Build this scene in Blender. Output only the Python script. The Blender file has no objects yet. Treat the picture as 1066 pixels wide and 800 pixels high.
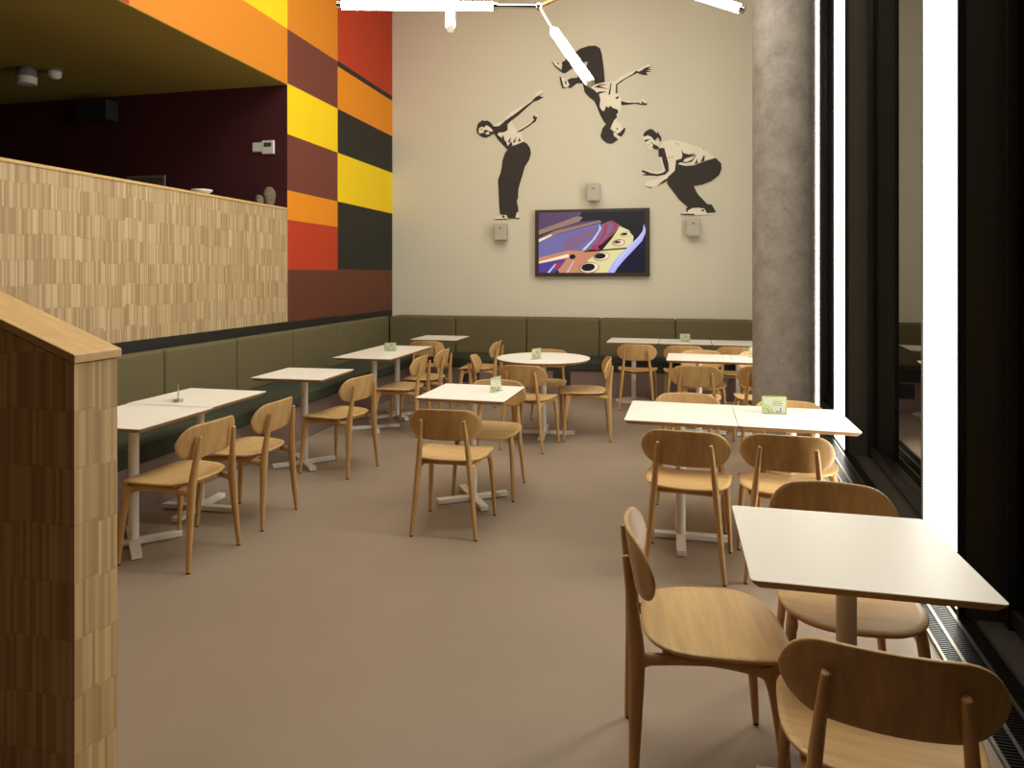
import bpy, math, random
from mathutils import Vector, Matrix
random.seed(7)
PI = math.pi
C = bpy.context.scene.collection
SC = bpy.context.scene

# ------------------------------------------------------------------ camera
YAW = math.radians(12.68)
cam_d = bpy.data.cameras.new('camera'); cam = bpy.data.objects.new('camera', cam_d); C.objects.link(cam)
cam.location = (0, 0, 1.545); cam.rotation_euler = (PI/2, 0, YAW)
cam_d.sensor_width = 36; cam_d.lens = 711/1066*36
cam_d.shift_y = -114/1066
cam_d.clip_start = .05
SC.camera = cam
# ------------------------------------------------------------------ world, exposure
w = bpy.data.worlds.new('night'); SC.world = w; w.use_nodes = True
w.node_tree.nodes['Background'].inputs[0].default_value = (.012, .011, .010, 1)
w.node_tree.nodes['Background'].inputs[1].default_value = .25
SC.view_settings.view_transform = 'Standard'; SC.view_settings.look = 'None'
SC.view_settings.gamma = 1; SC.view_settings.use_curve_mapping = False
SC.view_settings.exposure = -0.80
TUBE_POWER = 35.0      # chandelier tube emission
PANEL_POWER = 15.0      # luminous window piers
WARM = (.96, 1.0, .95)

def area(name, loc, size, power, rot=(0, 0, 0), col=WARM, sy=None, spread=None):
    l = bpy.data.lights.new(name, 'AREA'); l.energy = power; l.color = col; l.size = size
    if sy: l.shape = 'RECTANGLE'; l.size_y = sy
    if spread: l.spread = spread
    o = bpy.data.objects.new(name, l); C.objects.link(o); o.location = loc; o.rotation_euler = rot
    return o
area('ceiling_light_a', (-1.6, 6.4, 5.7), 2.4, 90)
area('ceiling_light_b', (-.8, 3.4, 5.7), 2.2, 190)
area('ceiling_light_c', (-2.4, 1.9, 5.7), 1.6, 40)

# ------------------------------------------------------------------ materials
def N(nt, t, **k):
    n = nt.nodes.new(t)
    for a, b in k.items(): setattr(n, a, b)
    return n
def mat(name, col, rough=.6, metal=0, spec=None, bump=None, var=None, emis=None, estr=0, trans=0, ior=1.45, coat=0):
    m = bpy.data.materials.new(name); m.use_nodes = True; nt = m.node_tree
    b = nt.nodes['Principled BSDF']
    b.inputs['Base Color'].default_value = (*col, 1); b.inputs['Roughness'].default_value = rough
    b.inputs['Metallic'].default_value = metal; b.inputs['IOR'].default_value = ior
    if spec is not None: b.inputs['Specular IOR Level'].default_value = spec
    if trans: b.inputs['Transmission Weight'].default_value = trans
    if coat: b.inputs['Coat Weight'].default_value = coat
    if emis: b.inputs['Emission Color'].default_value = (*emis, 1); b.inputs['Emission Strength'].default_value = estr
    tc = N(nt, 'ShaderNodeTexCoord')
    if var:   # (scale vector, noise scale, lo, hi)
        mp = N(nt, 'ShaderNodeMapping'); mp.inputs['Scale'].default_value = var[0]
        nt.links.new(tc.outputs['Object'], mp.inputs[0])
        no = N(nt, 'ShaderNodeTexNoise'); no.inputs['Scale'].default_value = var[1]; no.inputs['Detail'].default_value = 5
        nt.links.new(mp.outputs[0], no.inputs['Vector'])
        r = N(nt, 'ShaderNodeValToRGB'); r.color_ramp.elements[0].position = .3; r.color_ramp.elements[1].position = .7
        r.color_ramp.elements[0].color = (*[c*var[2] for c in col], 1); r.color_ramp.elements[1].color = (*[c*var[3] for c in col], 1)
        nt.links.new(no.outputs[0], r.inputs[0]); nt.links.new(r.outputs[0], b.inputs['Base Color'])
    if bump:  # (scale, strength)
        n2 = N(nt, 'ShaderNodeTexNoise'); n2.inputs['Scale'].default_value = bump[0]; n2.inputs['Detail'].default_value = 3
        nt.links.new(tc.outputs['Object'], n2.inputs['Vector'])
        bp = N(nt, 'ShaderNodeBump'); bp.inputs['Strength'].default_value = bump[1]; bp.inputs['Distance'].default_value = .01
        nt.links.new(n2.outputs[0], bp.inputs['Height']); nt.links.new(bp.outputs[0], b.inputs['Normal'])
    return m
def srgb(r, g, b):
    f = lambda c: (c/255/12.92 if c/255 <= .04045 else ((c/255+.055)/1.055)**2.4)
    return (f(r), f(g), f(b))
def slat_mat(name, cols, sw=.0115, rh=.165):
    m = bpy.data.materials.new(name); m.use_nodes = True; nt = m.node_tree; b = nt.nodes['Principled BSDF']
    b.inputs['Roughness'].default_value = .55
    tc = N(nt, 'ShaderNodeTexCoord'); sp = N(nt, 'ShaderNodeSeparateXYZ'); nt.links.new(tc.outputs['Object'], sp.inputs[0])
    def M(op, a, b_=None):
        n = N(nt, 'ShaderNodeMath', operation=op)
        for i, v in enumerate((a, b_)):
            if v is None: continue
            if isinstance(v, (int, float)): n.inputs[i].default_value = v
            else: nt.links.new(v, n.inputs[i])
        return n.outputs[0]
    s = M('ADD', sp.outputs[0], sp.outputs[1])
    i = M('FLOOR', M('DIVIDE', s, sw))
    blk = M('FLOOR', M('DIVIDE', s, sw*9))
    wb = N(nt, 'ShaderNodeTexWhiteNoise', noise_dimensions='1D'); nt.links.new(blk, wb.inputs['W'])
    zz = M('ADD', sp.outputs[2], M('MULTIPLY', wb.outputs[0], .03))
    jz = M('DIVIDE', zz, rh); j = M('FLOOR', jz)
    cb = N(nt, 'ShaderNodeCombineXYZ'); nt.links.new(i, cb.inputs[0]); nt.links.new(j, cb.inputs[1])
    wn = N(nt, 'ShaderNodeTexWhiteNoise', noise_dimensions='2D'); nt.links.new(cb.outputs[0], wn.inputs['Vector'])
    cb2 = N(nt, 'ShaderNodeCombineXYZ'); nt.links.new(M('FLOOR', M('DIVIDE', s, sw*4)), cb2.inputs[0]); nt.links.new(j, cb2.inputs[1])
    wn2 = N(nt, 'ShaderNodeTexWhiteNoise', noise_dimensions='2D'); nt.links.new(cb2.outputs[0], wn2.inputs['Vector'])
    v = M('ADD', M('MULTIPLY', wn.outputs[0], .84), M('MULTIPLY', wn2.outputs[0], .16))
    r = N(nt, 'ShaderNodeValToRGB'); el = r.color_ramp.elements
    el[0].position = .08; el[0].color = (*cols[0], 1); el[1].position = .92; el[1].color = (*cols[2], 1)
    e = el.new(.5); e.color = (*cols[1], 1)
    nt.links.new(v, r.inputs[0])
    fr = M('FRACT', jz); seam = M('LESS_THAN', fr, .02)
    mx = N(nt, 'ShaderNodeMix', data_type='RGBA'); mx.inputs[7].default_value = (*[c*.55 for c in cols[0]], 1)
    nt.links.new(M('MULTIPLY', seam, .35), mx.inputs[0]); nt.links.new(r.outputs[0], mx.inputs[6])
    nt.links.new(mx.outputs[2], b.inputs['Base Color'])
    return m

WALLC = srgb(220, 212, 189)
M_ = dict(
    wall=mat('cream wall paint', WALLC, .85, bump=(60, .04)),
    floor=mat('taupe linoleum', srgb(146, 128, 109), .42, spec=.35, var=((1, 1, 1), 1.6, .94, 1.06), bump=(220, .03)),
    ceil=mat('ceiling paint', srgb(200, 188, 165), .9),
    mezz=mat('olive brown soffit paint', srgb(160, 134, 56), .9),
    maroon=mat('maroon wall paint', srgb(72, 24, 26), .8),
    yellow=mat('yellow paint', srgb(248, 208, 0), .6),
    orange=mat('orange paint', srgb(232, 140, 8), .6),
    amber=mat('light orange paint', srgb(216, 130, 20), .6),
    red=mat('red paint', srgb(186, 54, 18), .6),
    brown=mat('red brown paint', srgb(112, 54, 40), .6),
    rust=mat('rust brown paint', srgb(98, 49, 28), .6),
    black=mat('black paint', srgb(28, 26, 19), .6),
    oak=mat('oak plywood veneer', srgb(203, 164, 108), .42, var=((3, 40, 40), 1.2, .84, 1.1)),
    oakv=mat('oak backrest veneer', srgb(194, 154, 98), .42, var=((40, 40, 3), 1.2, .82, 1.1)),
    oakleg=mat('solid oak', srgb(188, 147, 92), .42, var=((50, 50, 4), 1.0, .86, 1.1)),
    oakedge=mat('tabletop edge ply', srgb(152, 120, 80), .5),
    cap=mat('oak handrail board', srgb(206, 168, 112), .45, var=((3, 40, 40), 1.0, .9, 1.08)),
    lam=mat('white laminate', srgb(238, 230, 216), .38, spec=.4),
    white=mat('white powder coat', srgb(226, 220, 208), .45),
    pad=mat('dark rubber', (.02, .018, .015), .7),
    olive=mat('olive fabric', srgb(104, 93, 62), .9, bump=(900, .15)),
    dgreen=mat('dark green fabric', srgb(50, 54, 38), .8, bump=(900, .15)),
    seam=mat('dark seam', srgb(50, 44, 26), .9),
    base=mat('bench plinth board', srgb(124, 102, 92), .6),
    dark=mat('dark bronze cladding', srgb(58, 52, 43), .45, spec=.35),
    darkm=mat('black aluminium frame', srgb(34, 30, 26), .35, metal=.3),
    sill=mat('dark grey sill', srgb(58, 52, 46), .35),
    steel=mat('brushed steel', srgb(120, 112, 100), .4, metal=1),
    chrome=mat('chrome', (.75, .72, .68), .12, metal=1),
    copper=mat('copper rod', srgb(205, 150, 95), .22, metal=1),
    tube=mat('glowing tube', (1, 1, 1), .5, emis=(.98, 1, .93), estr=TUBE_POWER),
    panel=mat('luminous panel', (1, 1, 1), .5, emis=(1, .98, .90), estr=PANEL_POWER),
    ink=mat('mural black paint', srgb(58, 52, 45), .8),
    chalk=mat('mural white paint', srgb(240, 230, 208), .8),
    plas=mat('white plastic', srgb(225, 220, 208), .5),
    spk=mat('pale grey plastic', srgb(186, 178, 160), .5),
    grey=mat('grey plastic', srgb(120, 116, 106), .5),
    lcd=mat('lcd glass', srgb(70, 72, 58), .3),
    tvb=mat('television bezel', srgb(66, 58, 46), .3),
    stone=mat('rough stone', srgb(120, 105, 84), .9, var=((1, 1, 1), 25, .7, 1.25), bump=(40, .6)),
    green=mat('lime green print', srgb(196, 222, 104), .5),
    card=mat('white card', srgb(240, 240, 226), .5),
    text=mat('grey print', srgb(110, 112, 110), .6),
    wood=slat_mat('oak strip cladding', (srgb(154, 126, 86), srgb(178, 150, 108), srgb(200, 174, 134))),
    wood2=slat_mat('oak strip balustrade', (srgb(170, 136, 86), srgb(190, 156, 104), srgb(210, 178, 126))),
)
# concrete
def concrete():
    m = bpy.data.materials.new('fair faced concrete'); m.use_nodes = True; nt = m.node_tree; b = nt.nodes['Principled BSDF']
    b.inputs['Roughness'].default_value = .75
    tc = N(nt, 'ShaderNodeTexCoord')
    n1 = N(nt, 'ShaderNodeTexNoise'); n1.inputs['Scale'].default_value = 4.5; n1.inputs['Detail'].default_value = 12; n1.inputs['Roughness'].default_value = .78
    nt.links.new(tc.outputs['Object'], n1.inputs['Vector'])
    r = N(nt, 'ShaderNodeValToRGB'); r.color_ramp.elements[0].position = .32; r.color_ramp.elements[1].position = .7
    r.color_ramp.elements[0].color = (*srgb(118, 108, 98), 1); r.color_ramp.elements[1].color = (*srgb(172, 160, 146), 1)
    nt.links.new(n1.outputs[0], r.inputs[0]); nt.links.new(r.outputs[0], b.inputs['Base Color'])
    bp = N(nt, 'ShaderNodeBump'); bp.inputs['Strength'].default_value = .15; bp.inputs['Distance'].default_value = .01
    nt.links.new(n1.outputs[0], bp.inputs['Height']); nt.links.new(bp.outputs[0], b.inputs['Normal'])
    return m
M_['conc'] = concrete()
def glass_mat():
    m = bpy.data.materials.new('dark night window glass'); m.use_nodes = True; nt = m.node_tree; nt.nodes.clear()
    o = N(nt, 'ShaderNodeOutputMaterial'); mx = N(nt, 'ShaderNodeMixShader'); f = N(nt, 'ShaderNodeFresnel'); f.inputs[0].default_value = 2.9
    t = N(nt, 'ShaderNodeBsdfTransparent'); t.inputs[0].default_value = (.55, .55, .5, 1)
    g = N(nt, 'ShaderNodeBsdfGlossy'); g.inputs['Roughness'].default_value = .0; g.inputs[0].default_value = (.95, .93, .88, 1)
    nt.links.new(f.outputs[0], mx.inputs[0]); nt.links.new(t.outputs[0], mx.inputs[1]); nt.links.new(g.outputs[0], mx.inputs[2])
    nt.links.new(mx.outputs[0], o.inputs[0]); return m
M_['glass'] = glass_mat()
def translucent(k):
    m = M_[k]; nt = m.node_tree; b = nt.nodes['Principled BSDF']; out = [n for n in nt.nodes if n.type == 'OUTPUT_MATERIAL'][0]
    t = N(nt, 'ShaderNodeBsdfTranslucent'); t.inputs[0].default_value = b.inputs['Base Color'].default_value
    mx = N(nt, 'ShaderNodeMixShader'); mx.inputs[0].default_value = .6
    nt.links.new(b.outputs[0], mx.inputs[1]); nt.links.new(t.outputs[0], mx.inputs[2]); nt.links.new(mx.outputs[0], out.inputs[0])
for k in ('green', 'card'): translucent(k)
def acrylic():
    m = bpy.data.materials.new('clear acrylic'); m.use_nodes = True; nt = m.node_tree; nt.nodes.clear()
    o = N(nt, 'ShaderNodeOutputMaterial'); mx = N(nt, 'ShaderNodeMixShader'); f = N(nt, 'ShaderNodeFresnel'); f.inputs[0].default_value = 1.08
    t = N(nt, 'ShaderNodeBsdfTransparent'); t.inputs[0].default_value = (.985, .995, .98, 1)
    g = N(nt, 'ShaderNodeBsdfGlossy'); g.inputs['Roughness'].default_value = .05
    nt.links.new(f.outputs[0], mx.inputs[0]); nt.links.new(t.outputs[0], mx.inputs[1]); nt.links.new(g.outputs[0], mx.inputs[2])
    nt.links.new(mx.outputs[0], o.inputs[0]); return m
M_['acryl'] = acrylic()
for k, c, e in [('tv_dark', (16, 12, 24), 1), ('tv_purple', (88, 66, 98), 1), ('tv_tan', (150, 118, 100), 1), ('tv_lav', (112, 104, 158), 1),
             ('tv_pale', (190, 205, 235), 1), ('tv_red', (170, 50, 80), 1), ('tv_mauve', (128, 96, 128), 1), ('tv_cream', (222, 212, 150), 1),
             ('tv_copper', (196, 132, 100), 1), ('tv_beam', (245, 228, 195), 1), ('tv_blue', (72, 60, 140), 1), ('tv_navy', (12, 12, 40), 1),
             ('tv_band', (176, 176, 240), 1)]:
    M_[k] = mat('screen ' + k[3:], (.01, .01, .01), .3, emis=srgb(*c), estr=e*1.85)

# ------------------------------------------------------------------ helpers
def tag(o, label=None, cat=None, group=None, kind=None):
    if label: o['label'] = label
    if cat: o['category'] = cat
    if group: o['group'] = group
    if kind: o['kind'] = kind
    return o
def thing(name, label, cat, loc=(0, 0, 0), rz=0, group=None):
    o = bpy.data.objects.new(name, None); C.objects.link(o); o.location = loc; o.rotation_euler = (0, 0, rz)
    o.empty_display_size = .05
    return tag(o, label, cat, group)
class MB:
    def __init__(s): s.v = []; s.f = []; s.mi = []; s.mats = []; s.sm = []
    def m(s, k):
        if k not in s.mats: s.mats.append(k)
        return s.mats.index(k)
    def add(s, vs, fs, k, smooth=False):
        o = len(s.v); s.v += [tuple(v) for v in vs]; i = s.m(k)
        for f in fs: s.f.append([o+a for a in f]); s.mi.append(i); s.sm.append(smooth)
    def box(s, x0, y0, z0, x1, y1, z1, k):
        v = [(x0, y0, z0), (x1, y0, z0), (x1, y1, z0), (x0, y1, z0), (x0, y0, z1), (x1, y0, z1), (x1, y1, z1), (x0, y1, z1)]
        s.add(v, [(0, 3, 2, 1), (4, 5, 6, 7), (0, 1, 5, 4), (1, 2, 6, 5), (2, 3, 7, 6), (3, 0, 4, 7)], k)
    def prism(s, pts, z0, z1, k, kside=None):       # polygon in xy
        n = len(pts); v = [(x, y, z0) for x, y in pts] + [(x, y, z1) for x, y in pts]
        s.add(v, [tuple(range(n-1, -1, -1)), tuple(range(n, 2*n))], k)
        s.add(v, [(i, (i+1) % n, n+(i+1) % n, n+i) for i in range(n)], kside or k)
    def rings(s, rs, k, cap0=True, cap1=True, smooth=True):
        n = len(rs[0]); v = [p for r in rs for p in r]; f = []
        for j in range(len(rs)-1):
            for i in range(n): f.append((j*n+i, j*n+(i+1) % n, (j+1)*n+(i+1) % n, (j+1)*n+i))
        s.add(v, f, k, smooth)
        if cap0: s.add(rs[0], [tuple(range(n-1, -1, -1))], k)
        if cap1: s.add(rs[-1], [tuple(range(n))], k)
    def lathe(s, prof, k, c=(0, 0, 0), n=32, smooth=True):
        rs = [[(c[0]+r*math.cos(2*PI*i/n), c[1]+r*math.sin(2*PI*i/n), c[2]+z) for i in range(n)] for r, z in prof]
        s.rings(rs, k, True, True, smooth)
    def tube(s, pts, rad, k, n=12, caps=True):      # rad: list of (ra, rb): ra along world-x-ish side, rb along other
        pts = [Vector(p) for p in pts]; rs = []
        for i, p in enumerate(pts):
            t = (pts[min(i+1, len(pts)-1)] - pts[max(i-1, 0)]).normalized()
            ref = Vector((1, 0, 0)) if abs(t.x) < .8 else Vector((0, 1, 0))
            a = (ref - t*ref.dot(t)).normalized(); b = t.cross(a)
            r = rad[i] if isinstance(rad, list) else rad
            ra, rb = r if isinstance(r, tuple) else (r, r)
            rs.append([tuple(p + a*(ra*math.cos(2*PI*q/n)) + b*(rb*math.sin(2*PI*q/n))) for q in range(n)])
        s.rings(rs, k, caps, caps)
    def build(s, name, parent=None, bevel=0, loc=None):
        me = bpy.data.meshes.new(name); me.from_pydata(s.v, [], s.f)
        for k in s.mats: me.materials.append(M_[k])
        for p, i, q in zip(me.polygons, s.mi, s.sm): p.material_index = i; p.use_smooth = q
        me.update()
        o = bpy.data.objects.new(name, me); C.objects.link(o)
        if parent: o.parent = parent
        if loc: o.location = loc
        if bevel:
            b = o.modifiers.new('bevel', 'BEVEL'); b.width = bevel; b.segments = 2; b.limit_method = 'ANGLE'; b.angle_limit = math.radians(40)
        return o
def smooth_path(pts, rad, sub=5):
    P = [Vector(p) for p in pts]; out = []; ro = []
    for i in range(len(P)-1):
        p0, p1, p2, p3 = P[max(i-1, 0)], P[i], P[i+1], P[min(i+2, len(P)-1)]
        for j in range(sub):
            t = j/sub
            out.append(.5*((2*p1)+(p2-p0)*t+(2*p0-5*p1+4*p2-p3)*t*t+(3*p1-p0-3*p2+p3)*t**3))
            ro.append(tuple(rad[i][q]*(1-t)+rad[i+1][q]*t for q in (0, 1)))
    out.append(P[-1]); ro.append(tuple(rad[-1]))
    return out, ro
def S(o): o['kind'] = 'structure'; return o

# ------------------------------------------------------------------ room shell
XW, YW, ZC = -4.0, 9.6, 5.9
YA, YB = 6.69, 7.85                 # vertical joints of the painted pattern
def wx(y): return 1.03 + .075*y     # room-side line of the window wall
def gx(y): return 1.225 + .075*y    # glass line
m = MB(); m.box(-9.5, -4, -.1, 6, YW+.15, 0, 'floor'); S(m.build('floor'))
m = MB(); m.box(XW-.2, -4, ZC, 3.2, YW+.15, ZC+.15, 'ceil'); S(m.build('ceiling'))
m = MB(); m.box(XW-.2, YW, 0, 3.2, YW+.15, ZC, 'wall'); S(m.build('wall_back'))
m = MB(); m.box(XW-.2, -4.15, 0, 3.2, -4.0, ZC, 'brown'); S(m.build('wall_front'))
# painted wall (flat coloured fields painted on the wall)
m = MB()
def field(y0, y1, z0, z1, k): m.box(XW-.18, y0, z0, XW, y1, z1, k)
for z0, z1, k in [(0, 1.02, 'black'), (1.02, 1.61, 'rust'), (1.61, 2.46, 'black'), (2.46, 3.07, 'yellow'), (3.07, 3.62, 'black'), (3.62, 4.15, 'orange'), (4.15, 4.22, 'black'), (4.22, ZC, 'red')]:
    field(YB, YW, z0, z1, k)
for z0, z1, k in [(0, 1.03, 'black'), (1.03, 1.60, 'rust'), (1.60, 2.14, 'red'), (2.14, 2.46, 'orange'), (2.46, 3.07, 'brown'), (3.07, 3.62, 'yellow'), (3.62, 4.21, 'brown'), (4.21, ZC, 'amber')]:
    field(YA, YB, z0, z1, k)
field(-4, YA, 0, 1.035, 'black')
field(4.45, YA, 3.61, 4.21, 'amber'); field(5.0, YA, 4.21, ZC, 'yellow'); field(3.6, 5.0, 4.21, ZC, 'orange')
field(2.0, 4.45, 3.61, 4.21, 'red'); field(-4, 2.0, 3.61, 4.21, 'brown'); field(-4, 3.6, 4.21, ZC, 'orange')
S(m.build('wall_left'))
m = MB(); m.box(XW-.18, -4, 1.035, XW, YA, 2.245, 'wood'); S(m.build('wall_gallery'))
m = MB(); m.box(XW-.20, -4, 2.245, XW+.008, YA, 2.268, 'cap'); S(m.build('trim_1', bevel=.004))
# gallery room behind the parapet
m = MB(); m.box(-9.5, YA, 1.1, XW-.181, YA+.12, 3.75, 'maroon'); m.box(-9.5, YA-.006, 2.2, XW-.002, YA-.001, 3.608, 'maroon'); S(m.build('wall_gallery_end'))
m = MB(); m.box(-9.6, -4, 1.1, -9.5, YA+.12, 3.75, 'maroon'); S(m.build('wall_gallery_side'))
m = MB(); m.box(-9.6, -4.1, 1.1, XW-.2, -4, 3.75, 'maroon'); S(m.build('wall_gallery_near'))
m = MB(); m.box(-9.6, -4.1, 3.61, XW-.181, YA+.12, 3.75, 'mezz'); m.box(-9.6, -4.0, 3.602, XW-.002, YA-.007, 3.609, 'mezz'); S(m.build('ceiling_gallery'))
m = MB(); m.box(-9.6, -4.1, 1.15, XW-.18, YA, 1.3, 'floor'); S(m.build('floor_gallery'))

# ------------------------------------------------------------------ window wall (runs slightly askew)
def wprism(mb, y0, y1, o0, o1, z0, z1, k):   # box between offsets o0..o1 of the room-side line
    mb.prism([(wx(y0)+o0, y0), (wx(y0)+o1, y0), (wx(y1)+o1, y1), (wx(y1)+o0, y1)], z0, z1, k)
PIERS = [(6.31, 6.93), (3.41, 4.0), (.45, 1.05)]
for i, (y0, y1) in enumerate(PIERS):
    m = MB(); wprism(m, y0, y1, .02, .45, 0, ZC, 'dark')
    for ya, yb in ((y0, y0+.022), (y1-.022, y1)): wprism(m, ya, yb, -.012, .02, 0, ZC, 'darkm')
    S(m.build('wall_pier'))
m = MB(); wprism(m, 8.9, YW, 0, .45, 0, ZC, 'dark'); S(m.build('wall_pier'))
for (y0, y1), lab in zip(PIERS[:2], ('floor-to-ceiling glowing white light strip beside the concrete column', 'widest glowing white light strip, on the window pier behind the nearest table')):
    root = thing('light_strip', lab, 'light', (wx(y0+.3), y0+.3, .03), 0)
    m = MB(); y_a, y_b = y0+.024, y1-.024
    m.prism([(wx(y_a)-.004-root.location.x, y_a-root.location.y), (wx(y_a)+.018-root.location.x, y_a-root.location.y),
             (wx(y_b)+.018-root.location.x, y_b-root.location.y), (wx(y_b)-.004-root.location.x, y_b-root.location.y)], 0, ZC-.04, 'panel')
    m.build('diffuser', root)
    m = MB()
    m.prism([(wx(y_a)-.006-root.location.x, y_a-root.location.y), (wx(y_a)+.018-root.location.x, y_a-root.location.y),
             (wx(y_b)+.018-root.location.x, y_b-root.location.y), (wx(y_b)-.006-root.location.x, y_b-root.location.y)], -.025, 0, 'darkm')
    m.build('end_cap', root)
spans = [(7.0, 8.88), (4.02, 6.29), (1.07, 3.39), (-4, .43)]
for i, (y0, y1) in enumerate(spans):
    r = bpy.data.objects.new('window_%d' % (i+1), None); C.objects.link(r); S(r); r.location = (gx(y0), y0, 0)
    def rel(mb):
        mb.v = [(x-r.location.x, y-r.location.y, z) for x, y, z in mb.v]; return mb
    m = MB(); wprism(m, y0+.05, y1-.05, .195, .205, .10, ZC-.02, 'glass'); S(rel(m).build('window_pane', r))
    m = MB()
    wprism(m, y0, y0+.05, .16, .24, 0, ZC, 'darkm'); wprism(m, y1-.05, y1, .16, .24, 0, ZC, 'darkm')
    wprism(m, y0+.05, y1-.05, .17, .24, .04, .10, 'darkm')
    S(rel(m).build('window_frame', r))
m = MB(); wprism(m, -4, YW, .062, .45, 0, .012, 'sill'); S(m.build('trim_2'))
m = MB(); wprism(m, -4, YW, .23, .30, 0, .04, 'darkm'); S(m.build('trim_3'))
# pavement outside
# floor convector grille
root = thing('floor_grille', 'long black and steel convector grille set in the floor along the window wall', 'floor grille', (wx(3), 3, 0))
def rl(mb): mb.v = [(x-root.location.x, y-root.location.y, z) for x, y, z in mb.v]; return mb
G0, G1 = .3, 8.6
for a, b in ((-.178, -.166), (-.112, -.098), (-.030, -.014), (.048, .060)):
    m = MB(); wprism(m, G0, G1, a, b, .0, .014, 'steel'); rl(m).build('rail', root)
m = MB(); wprism(m, G0, G1, -.166, .048, .0, .003, 'pad'); rl(m).build('tray', root)
m = MB(); y = G0+.01
while y < G1-.02:
    for a, b in ((-.166, -.112), (-.098, -.030), (-.014, .048)):
        m.prism([(wx(y)+a, y), (wx(y)+b, y), (wx(y)+b, y+.006), (wx(y)+a, y+.006)], .003, .011, 'darkm')
    y += .016
o = rl(m).build('slat', root); o['kind'] = 'stuff'

# ------------------------------------------------------------------ column
m = MB(); R_ = .232
m.lathe([(R_, 0), (R_, ZC)], 'conc', (0, 0, 0), 72)
o = m.build('concrete_column', loc=(.921, 5.845, 0)); tag(o, 'round grey concrete column standing in front of the window wall', 'column')

root = thing('light_strip', 'thin bar added to imitate white light along the right edge of the concrete column', 'light', (.921+.259*math.cos(.09), 5.845+.259*math.sin(.09), 0), .09)  # added luminous bar, stands in for the light wash on the column edge
m = MB(); m.box(-.012, -.014, .04, .015, .014, ZC-.04, 'panel'); m.build('diffuser', root)
m = MB(); m.box(-.030, -.016, 0, -.012, .016, ZC, 'darkm'); m.box(-.012, -.016, 0, .016, .016, .04, 'darkm'); m.build('added_bar_channel', root)

# ------------------------------------------------------------------ banquette benches
def rbox(mb, x0, y0, z0, x1, y1, z1, k): mb.box(x0, y0, z0, x1, y1, z1, k)
bx = thing('banquette', 'long olive green upholstered bench running under the colourful painted wall', 'bench', (-3.6, 5.5, 0))
def part(mb, name, root, bevel=0, label=None):
    L = root.location; mb.v = [(x-L.x, y-L.y, z-L.z) for x, y, z in mb.v]
    o = mb.build(name, root, bevel)
    if label: o['label'] = label
    return o
seams = [2.2, 2.95, 3.82, 4.69, 5.63, 6.61, 7.60, 8.52, 9.2]
for a, b in zip(seams, seams[1:]):
    m = MB(); rbox(m, -3.995, a+.004, .44, -3.88, b-.004, .945, 'olive'); part(m, 'back_cushion', bx, .018)
m = MB(); rbox(m, -3.995, 2.2, .40, -3.90, 9.2, .925, 'seam'); part(m, 'back_board', bx)
m = MB(); rbox(m, -3.90, 2.2, .33, -3.27, 8.57, .45, 'dgreen'); part(m, 'seat_cushion', bx, .02, 'dark green seat cushion')
m = MB(); rbox(m, -3.99, 2.2, 0, -3.31, 9.2, .33, 'base'); part(m, 'plinth', bx, 0, 'brown boxed plinth')
bb = thing('banquette', 'olive green upholstered bench running along the cream back wall below the television', 'bench', (-1.2, 9.0, 0))
seams = [-3.88, -2.89, -1.87, -.87, .125, 1.10, 1.68]
for a, b in zip(seams, seams[1:]):
    m = MB(); rbox(m, a+.004, 9.2, .44, b-.004, 9.595, .945, 'olive'); part(m, 'back_cushion', bb, .018)
m = MB(); rbox(m, -3.87, 9.22, .40, 1.67, 9.595, .925, 'seam'); part(m, 'back_board', bb)
m = MB(); rbox(m, -3.88, 8.59, .33, 1.60, 9.215, .45, 'dgreen'); part(m, 'seat_cushion', bb, .02, 'dark green seat cushion')
m = MB(); rbox(m, -3.30, 8.62, 0, 1.58, 9.4, .33, 'base'); part(m, 'plinth', bb, 0, 'brown boxed plinth')
for x in (-1.40, -2.6, 1.0):
    m = MB(); rbox(m, x, 8.612, .14, x+.22, 8.622, .31, 'pad'); part(m, 'vent', bb, 0, 'black air vent')

# ------------------------------------------------------------------ stair balustrade (foreground left)
bl = thing('stair_balustrade', 'oak strip clad stair balustrade with sloping handrail board at the left foreground', 'balustrade', (-1.645, 1.711, 0))
SL = .381
def slopebox(mb, x0, x1, y0, y1, zt, zb, k, flat=False):   # zt at x1 (low end), rising towards x0
    h = (x1-x0)*SL
    v = [(x0, y0, 0 if flat else zb+h), (x1, y0, 0 if flat else zb), (x1, y1, 0 if flat else zb), (x0, y1, 0 if flat else zb+h),
         (x0, y0, zt+h), (x1, y0, zt), (x1, y1, zt), (x0, y1, zt+h)]
    mb.add(v, [(0, 3, 2, 1), (4, 5, 6, 7), (0, 1, 5, 4), (1, 2, 6, 5), (2, 3, 7, 6), (3, 0, 4, 7)], k)
m = MB(); slopebox(m, -4.0, -1.652, 1.633, 1.790, 1.287, 0, 'wood2', True); part(m, 'cladding', bl)
m = MB(); slopebox(m, -4.0, -1.643, 1.624, 1.799, 1.316, 1.290, 'cap'); part(m, 'handrail', bl, .003)

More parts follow.
